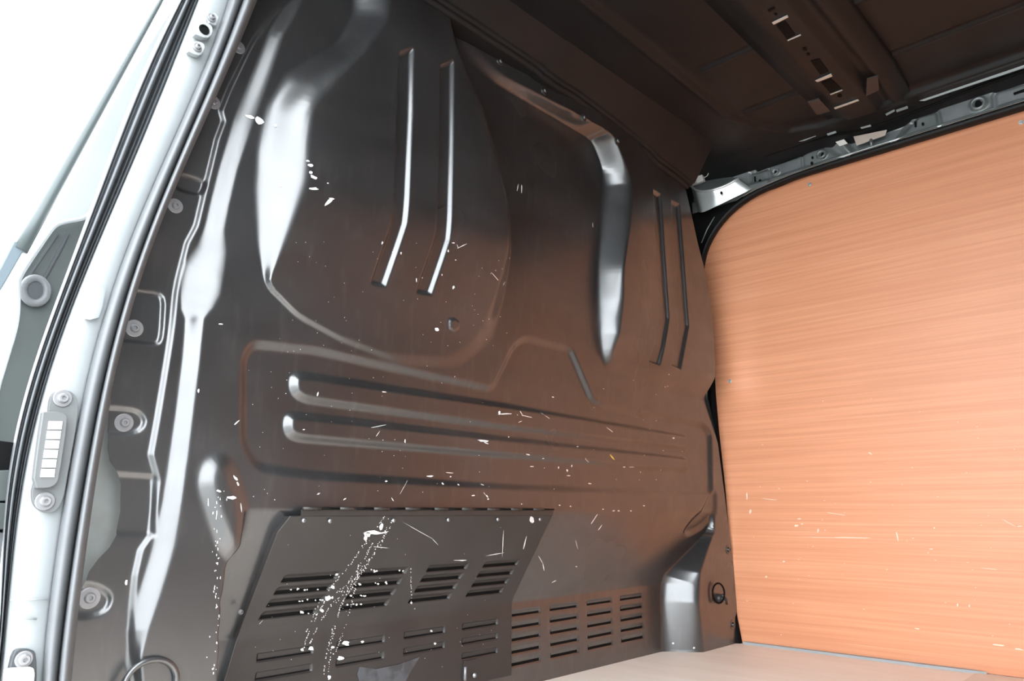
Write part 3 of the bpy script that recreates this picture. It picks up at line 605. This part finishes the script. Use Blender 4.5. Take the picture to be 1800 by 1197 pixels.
Q = [(1530, 797, 4, 1.2, .5), (1313, 872, 1.2, 8, 0), (1319, 900, 2, 4, .3), (1400, 924, 4, 1.6, 0), (1410, 921, 2, 1.2, 0), (1470, 945, 70, .5, .02), (1500, 945, 30, .7, .02), (1577, 943, 1.2, 8, -.2), (1438, 933, 1.5, 3, .2), (1468, 903, 20, .5, .15), (1378, 987, 2, 1.5, 0), (1347, 1014, 2, 1.6, 0), (1637, 965, 3, .7, 0), (1605, 946, 1.5, 1, 0), (1704, 1065, 1.4, 2.5, 0), (1683, 1063, 1.2, 3, 0), (1755, 1134, 12, 1.4, .1), (1790, 1141, 8, 1.4, .2), (1613, 1105, 5, 1, .1), (1775, 920, 14, .4, .5), (1793, 925, 5, .8, 0), (1740, 1000, 14, .4, .1), (1642, 928, 1.5, 1.2, 0), (1405, 912, 3, 1, 0), (1355, 878, 14, .5, .1)]
for _ in range(50): Q.append((1310 + 480 * random.random(), 700 + 420 * random.random(), .6 + random.random(), .5, 0))
build_flakes('scuff', Q, onply, mat('pale_scuff', (.85, .66, .52), .6), ply)

# ---------------------------------------------------------------- fittings on the pillar
def platey(name, px, Y, th, m, parent=None, bev=0., **kw):
    return prism(name, [onY(float(a), float(b), Y) for a, b in px], (0, th, 0), m, parent, bev, **kw)
cp = empty('contact_plate', onY(95., 790., 1.0), label='oblong grey contact plate with six white pads bolted to the silver pillar', category='plate')
body = smoothpoly([(88, 760), (85, 722), (90, 692), (108, 683), (130, 690), (138, 706), (136, 740), (118, 840), (111, 880), (98, 900), (78, 902), (60, 890), (56, 868), (60, 850), (78, 780), (88, 760)], 2)[:-1]
platey('base_plate', body, 1.002, .008, 'greyplastic', cp, .0008)
blk = smoothpoly([(76, 724), (100, 723), (117, 728), (119, 740), (104, 842), (98, 852), (86, 858), (58, 858), (66, 790), (76, 724)], 1)[:-1]
platey('contact_block', blk, .992, .011, 'greyplastic', cp, .0008)
for k in range(6):
    t = k / 6; x0 = 86 - 15.5 * t; y0 = 740 + 101 * t; platey('contact_pad', [(x0, y0), (x0 + 24, y0 + .5), (x0 + 22.3, y0 + 14.6), (x0 - 2.0, y0 + 14.6)], .9905, .002, 'whitepad', cp)
for (a, b) in ((110, 700), (79, 881)): bolt_at(a, b, .0105, cp, onto=onY(float(a), float(b), 1.001), rb=.006)
hb = empty('door_striker', onY(352., 50., 1.0), label='small silver striker bracket with a dark hole high on the pillar', category='bracket')
platey('upper_tab', [(366, 28), (378, 22), (385, 30), (380, 45), (368, 40)], 1.0, .006, 'silver', hb, .001)
platey('bracket_body', smoothpoly([(343, 60), (348, 45), (360, 38), (374, 45), (374, 60), (364, 68), (343, 60)], 1)[:-1], .995, .012, 'silver', hb, .001)
platey('lower_tab', smoothpoly([(331, 90), (336, 74), (352, 72), (362, 80), (356, 95), (348, 98), (331, 90)], 1)[:-1], .997, .010, 'silver', hb, .001)
for (a, b, r, Y) in ((372, 31, .004, .998), (347, 83, .004, .995)): bolt_at(a, b, r * 1.6, hb, onto=onY(float(a), float(b), Y), rb=r)
c = onY(359., 52., .9945); v, f = lathe_v([(.008, 0), (.0075, .0012), (.0055, .0012), (.0054, .0)], 20); make('hole', [(x + c[0], y + c[1], z + c[2]) for x, y, z in v], f, 'hole', hb)
pr = loft('pillar_pressing', [onY(np.array([148., 152, 158, 164]), np.array([560., 530, 510, 500]), 1.005) + 0, onY(np.array([158., 160, 164, 168]), np.array([562., 540, 520, 505]), .999), onY(np.array([174., 180, 184, 186]), np.array([558., 540, 520, 505]), 1.005)], 'silver', pil, 20)
sk = empty('lower_catch', onY(40., 1165., 1.0), label='dark catch with a bolt and pale block low on the pillar', category='catch')
platey('plate', smoothpoly([(16, 1180), (24, 1146), (36, 1140), (58, 1142), (64, 1150), (65, 1200), (60, 1215), (14, 1215), (16, 1180)], 1)[:-1], 1.0, .01, 'rubber2', sk, .001)
bolt_at(42, 1159, .009, sk, onto=onY(42., 1159., .999), rb=.006)
platey('block', [(13, 1178), (60, 1174), (62, 1184), (60, 1215), (10, 1215)], .985, .016, 'plastic', sk, .002)
for yy in (1054, 1086): tube('pillar_crease', [onY(18., yy + 1., 1.006), onY(50., yy + 0., 1.004), onY(84., yy - 1., 1.006)] if yy < 1060 else [onY(22., 1088., 1.006), onY(42., 1086., 1.004), onY(64., 1088., 1.006)], .0012, 'silver', pil, 6)

# ---------------------------------------------------------------- tie-down rings
td = empty('tie_down_ring', surf(1258., 1045.), label='black wire tie-down ring on the lower right column of the bulkhead', category='ring')
c0 = surf(1256., 1042.)
ring = [c0 + np.array([.022 * math.cos(a) + .0, -.012 - .006 * math.cos(a), .026 * math.sin(a)]) for a in np.linspace(0, 2 * math.pi, 25)[:-1]]
tube('ring', ring, .0025, 'hole', td, 8, True)
c1 = surf(1264., 1052.)
v, f = lathe_v([(.013, 0), (.013, .006), (.009, .010), (.004, .012)], 14); make('stud', [(x + c1[0], y + c1[1], z + c1[2]) for x, y, z in v], f, 'hinge', td, True)
tube('clip', [c1 + np.array([-.004, -.012, .012]), c1 + np.array([.004, -.02, -.004]), c1 + np.array([.02, -.012, -.014])], .004, 'hinge', td, 8)
d0 = surf(262., 1202.)
rg2 = empty('cable_ring', d0, label='round black grommet ring low on the left of the bulkhead', category='ring')
ring = [d0 + np.array([.034 * math.cos(a), -.004, .030 * math.sin(a)]) for a in np.linspace(0, 2 * math.pi, 41)[:-1]]
tube('ring', ring, .0042, 'black', rg2, 10, True)

# ---------------------------------------------------------------- front door seen past the pillar, and outside
fd = empty('front_door', (.2, 1.3, 0), label='open front door with grey green inner panel, seen beyond the silver pillar', category='door')
Yd = 1.25
inner = smoothpoly([(160, 372), (150, 384), (112, 390), (95, 397), (82, 415), (50, 462), (34, 488), (31, 505), (32, 540), (28, 575), (8, 640), (-10, 700), (-10, 795)], 2)
ip = np.vstack([inner, [(90, 795), (190, 400)]])
platey('inner_panel', ip, Yd + .02, .004, 'greenpanel', fd)
tube('panel_rim', [onY(a, b, Yd) for a, b in inner], .0035, 'silver', fd, 8)
for q in ([(97, 412), (100, 408), (104, 410), (60, 475), (45, 500), (42, 497)], [(117, 410), (122, 410), (105, 445), (80, 490), (76, 488)]): platey('panel_groove', q, Yd + .015, .004, 'rubber2', fd)
gc = onY(62., 511., Yd + .012)
ring = [gc + np.array([.0155 * math.cos(a), 0, .0195 * math.sin(a)]) for a in np.linspace(0, 2 * math.pi, 25)[:-1]]; tube('grommet', ring, .006, 'rubber', fd, 10, True)
v, f = lathe_v([(.013, 0), (.0125, .001)], 16, 1.2); make('grommet_hole', [(x + gc[0], y + gc[1], z + gc[2]) for x, y, z in v], f, 'rubber2', fd)
platey('outer_skin', [(160, 375), (150, 384), (95, 396), (60, 440), (200, 180), (300, 20), (330, 0)], Yd + .05, .004, 'silver', fd)
a0, a1, n_ = onY(36., 440., 1.22), onY(300., -30., 1.22), 10
bar = [a0 + (a1 - a0) * t for t in np.linspace(0, 1, n_)]
tube('window_bar', bar, [.010 - .006 * t for t in np.linspace(0, 1, n_)], 'bar', fd, 12)
platey('bar_foot', [(25, 422), (46, 434), (8, 500), (-30, 560), (-30, 520), (0, 470)], 1.215, .02, mat('pale_blue_plastic', (.12, .15, .17), .4), fd, .002)
sl = empty('sliding_door_track', onY(10., 900., 1.1), label='dark recess and grey steel track pieces at the lower left edge', category='track')
platey('recess', [(-40, 770), (42, 780), (40, 812), (28, 830), (12, 1215), (-40, 1215)], 1.10, .003, 'hole', sl)
platey('bar_upper', [(-40, 828), (24, 826), (24, 880), (-40, 882)], 1.08, .01, 'greenpanel', sl, .001)
platey('bar_lower', [(-40, 884), (20, 884), (16, 930), (-40, 932)], 1.08, .01, 'greenpanel', sl, .001)
platey('guide', [(24, 815), (36, 812), (38, 822), (14, 960), (4, 1080), (-2, 1080), (8, 960)], 1.07, .01, 'rubber', sl, .001)
platey('bar_foot', [(-40, 936), (14, 936), (4, 1215), (-40, 1215)], 1.09, .01, 'rubber', sl, .001)
box('ground', (-12, -12, -.62), (14, 14, -.6), 'concrete', kind='structure')
box('outside_wall', (-9, 5.5, -.6), (8, 5.8, 1.2), mat('white_wall', (.85, .85, .83), .8), label='pale wall outside, seen faintly at the far left', category='wall')
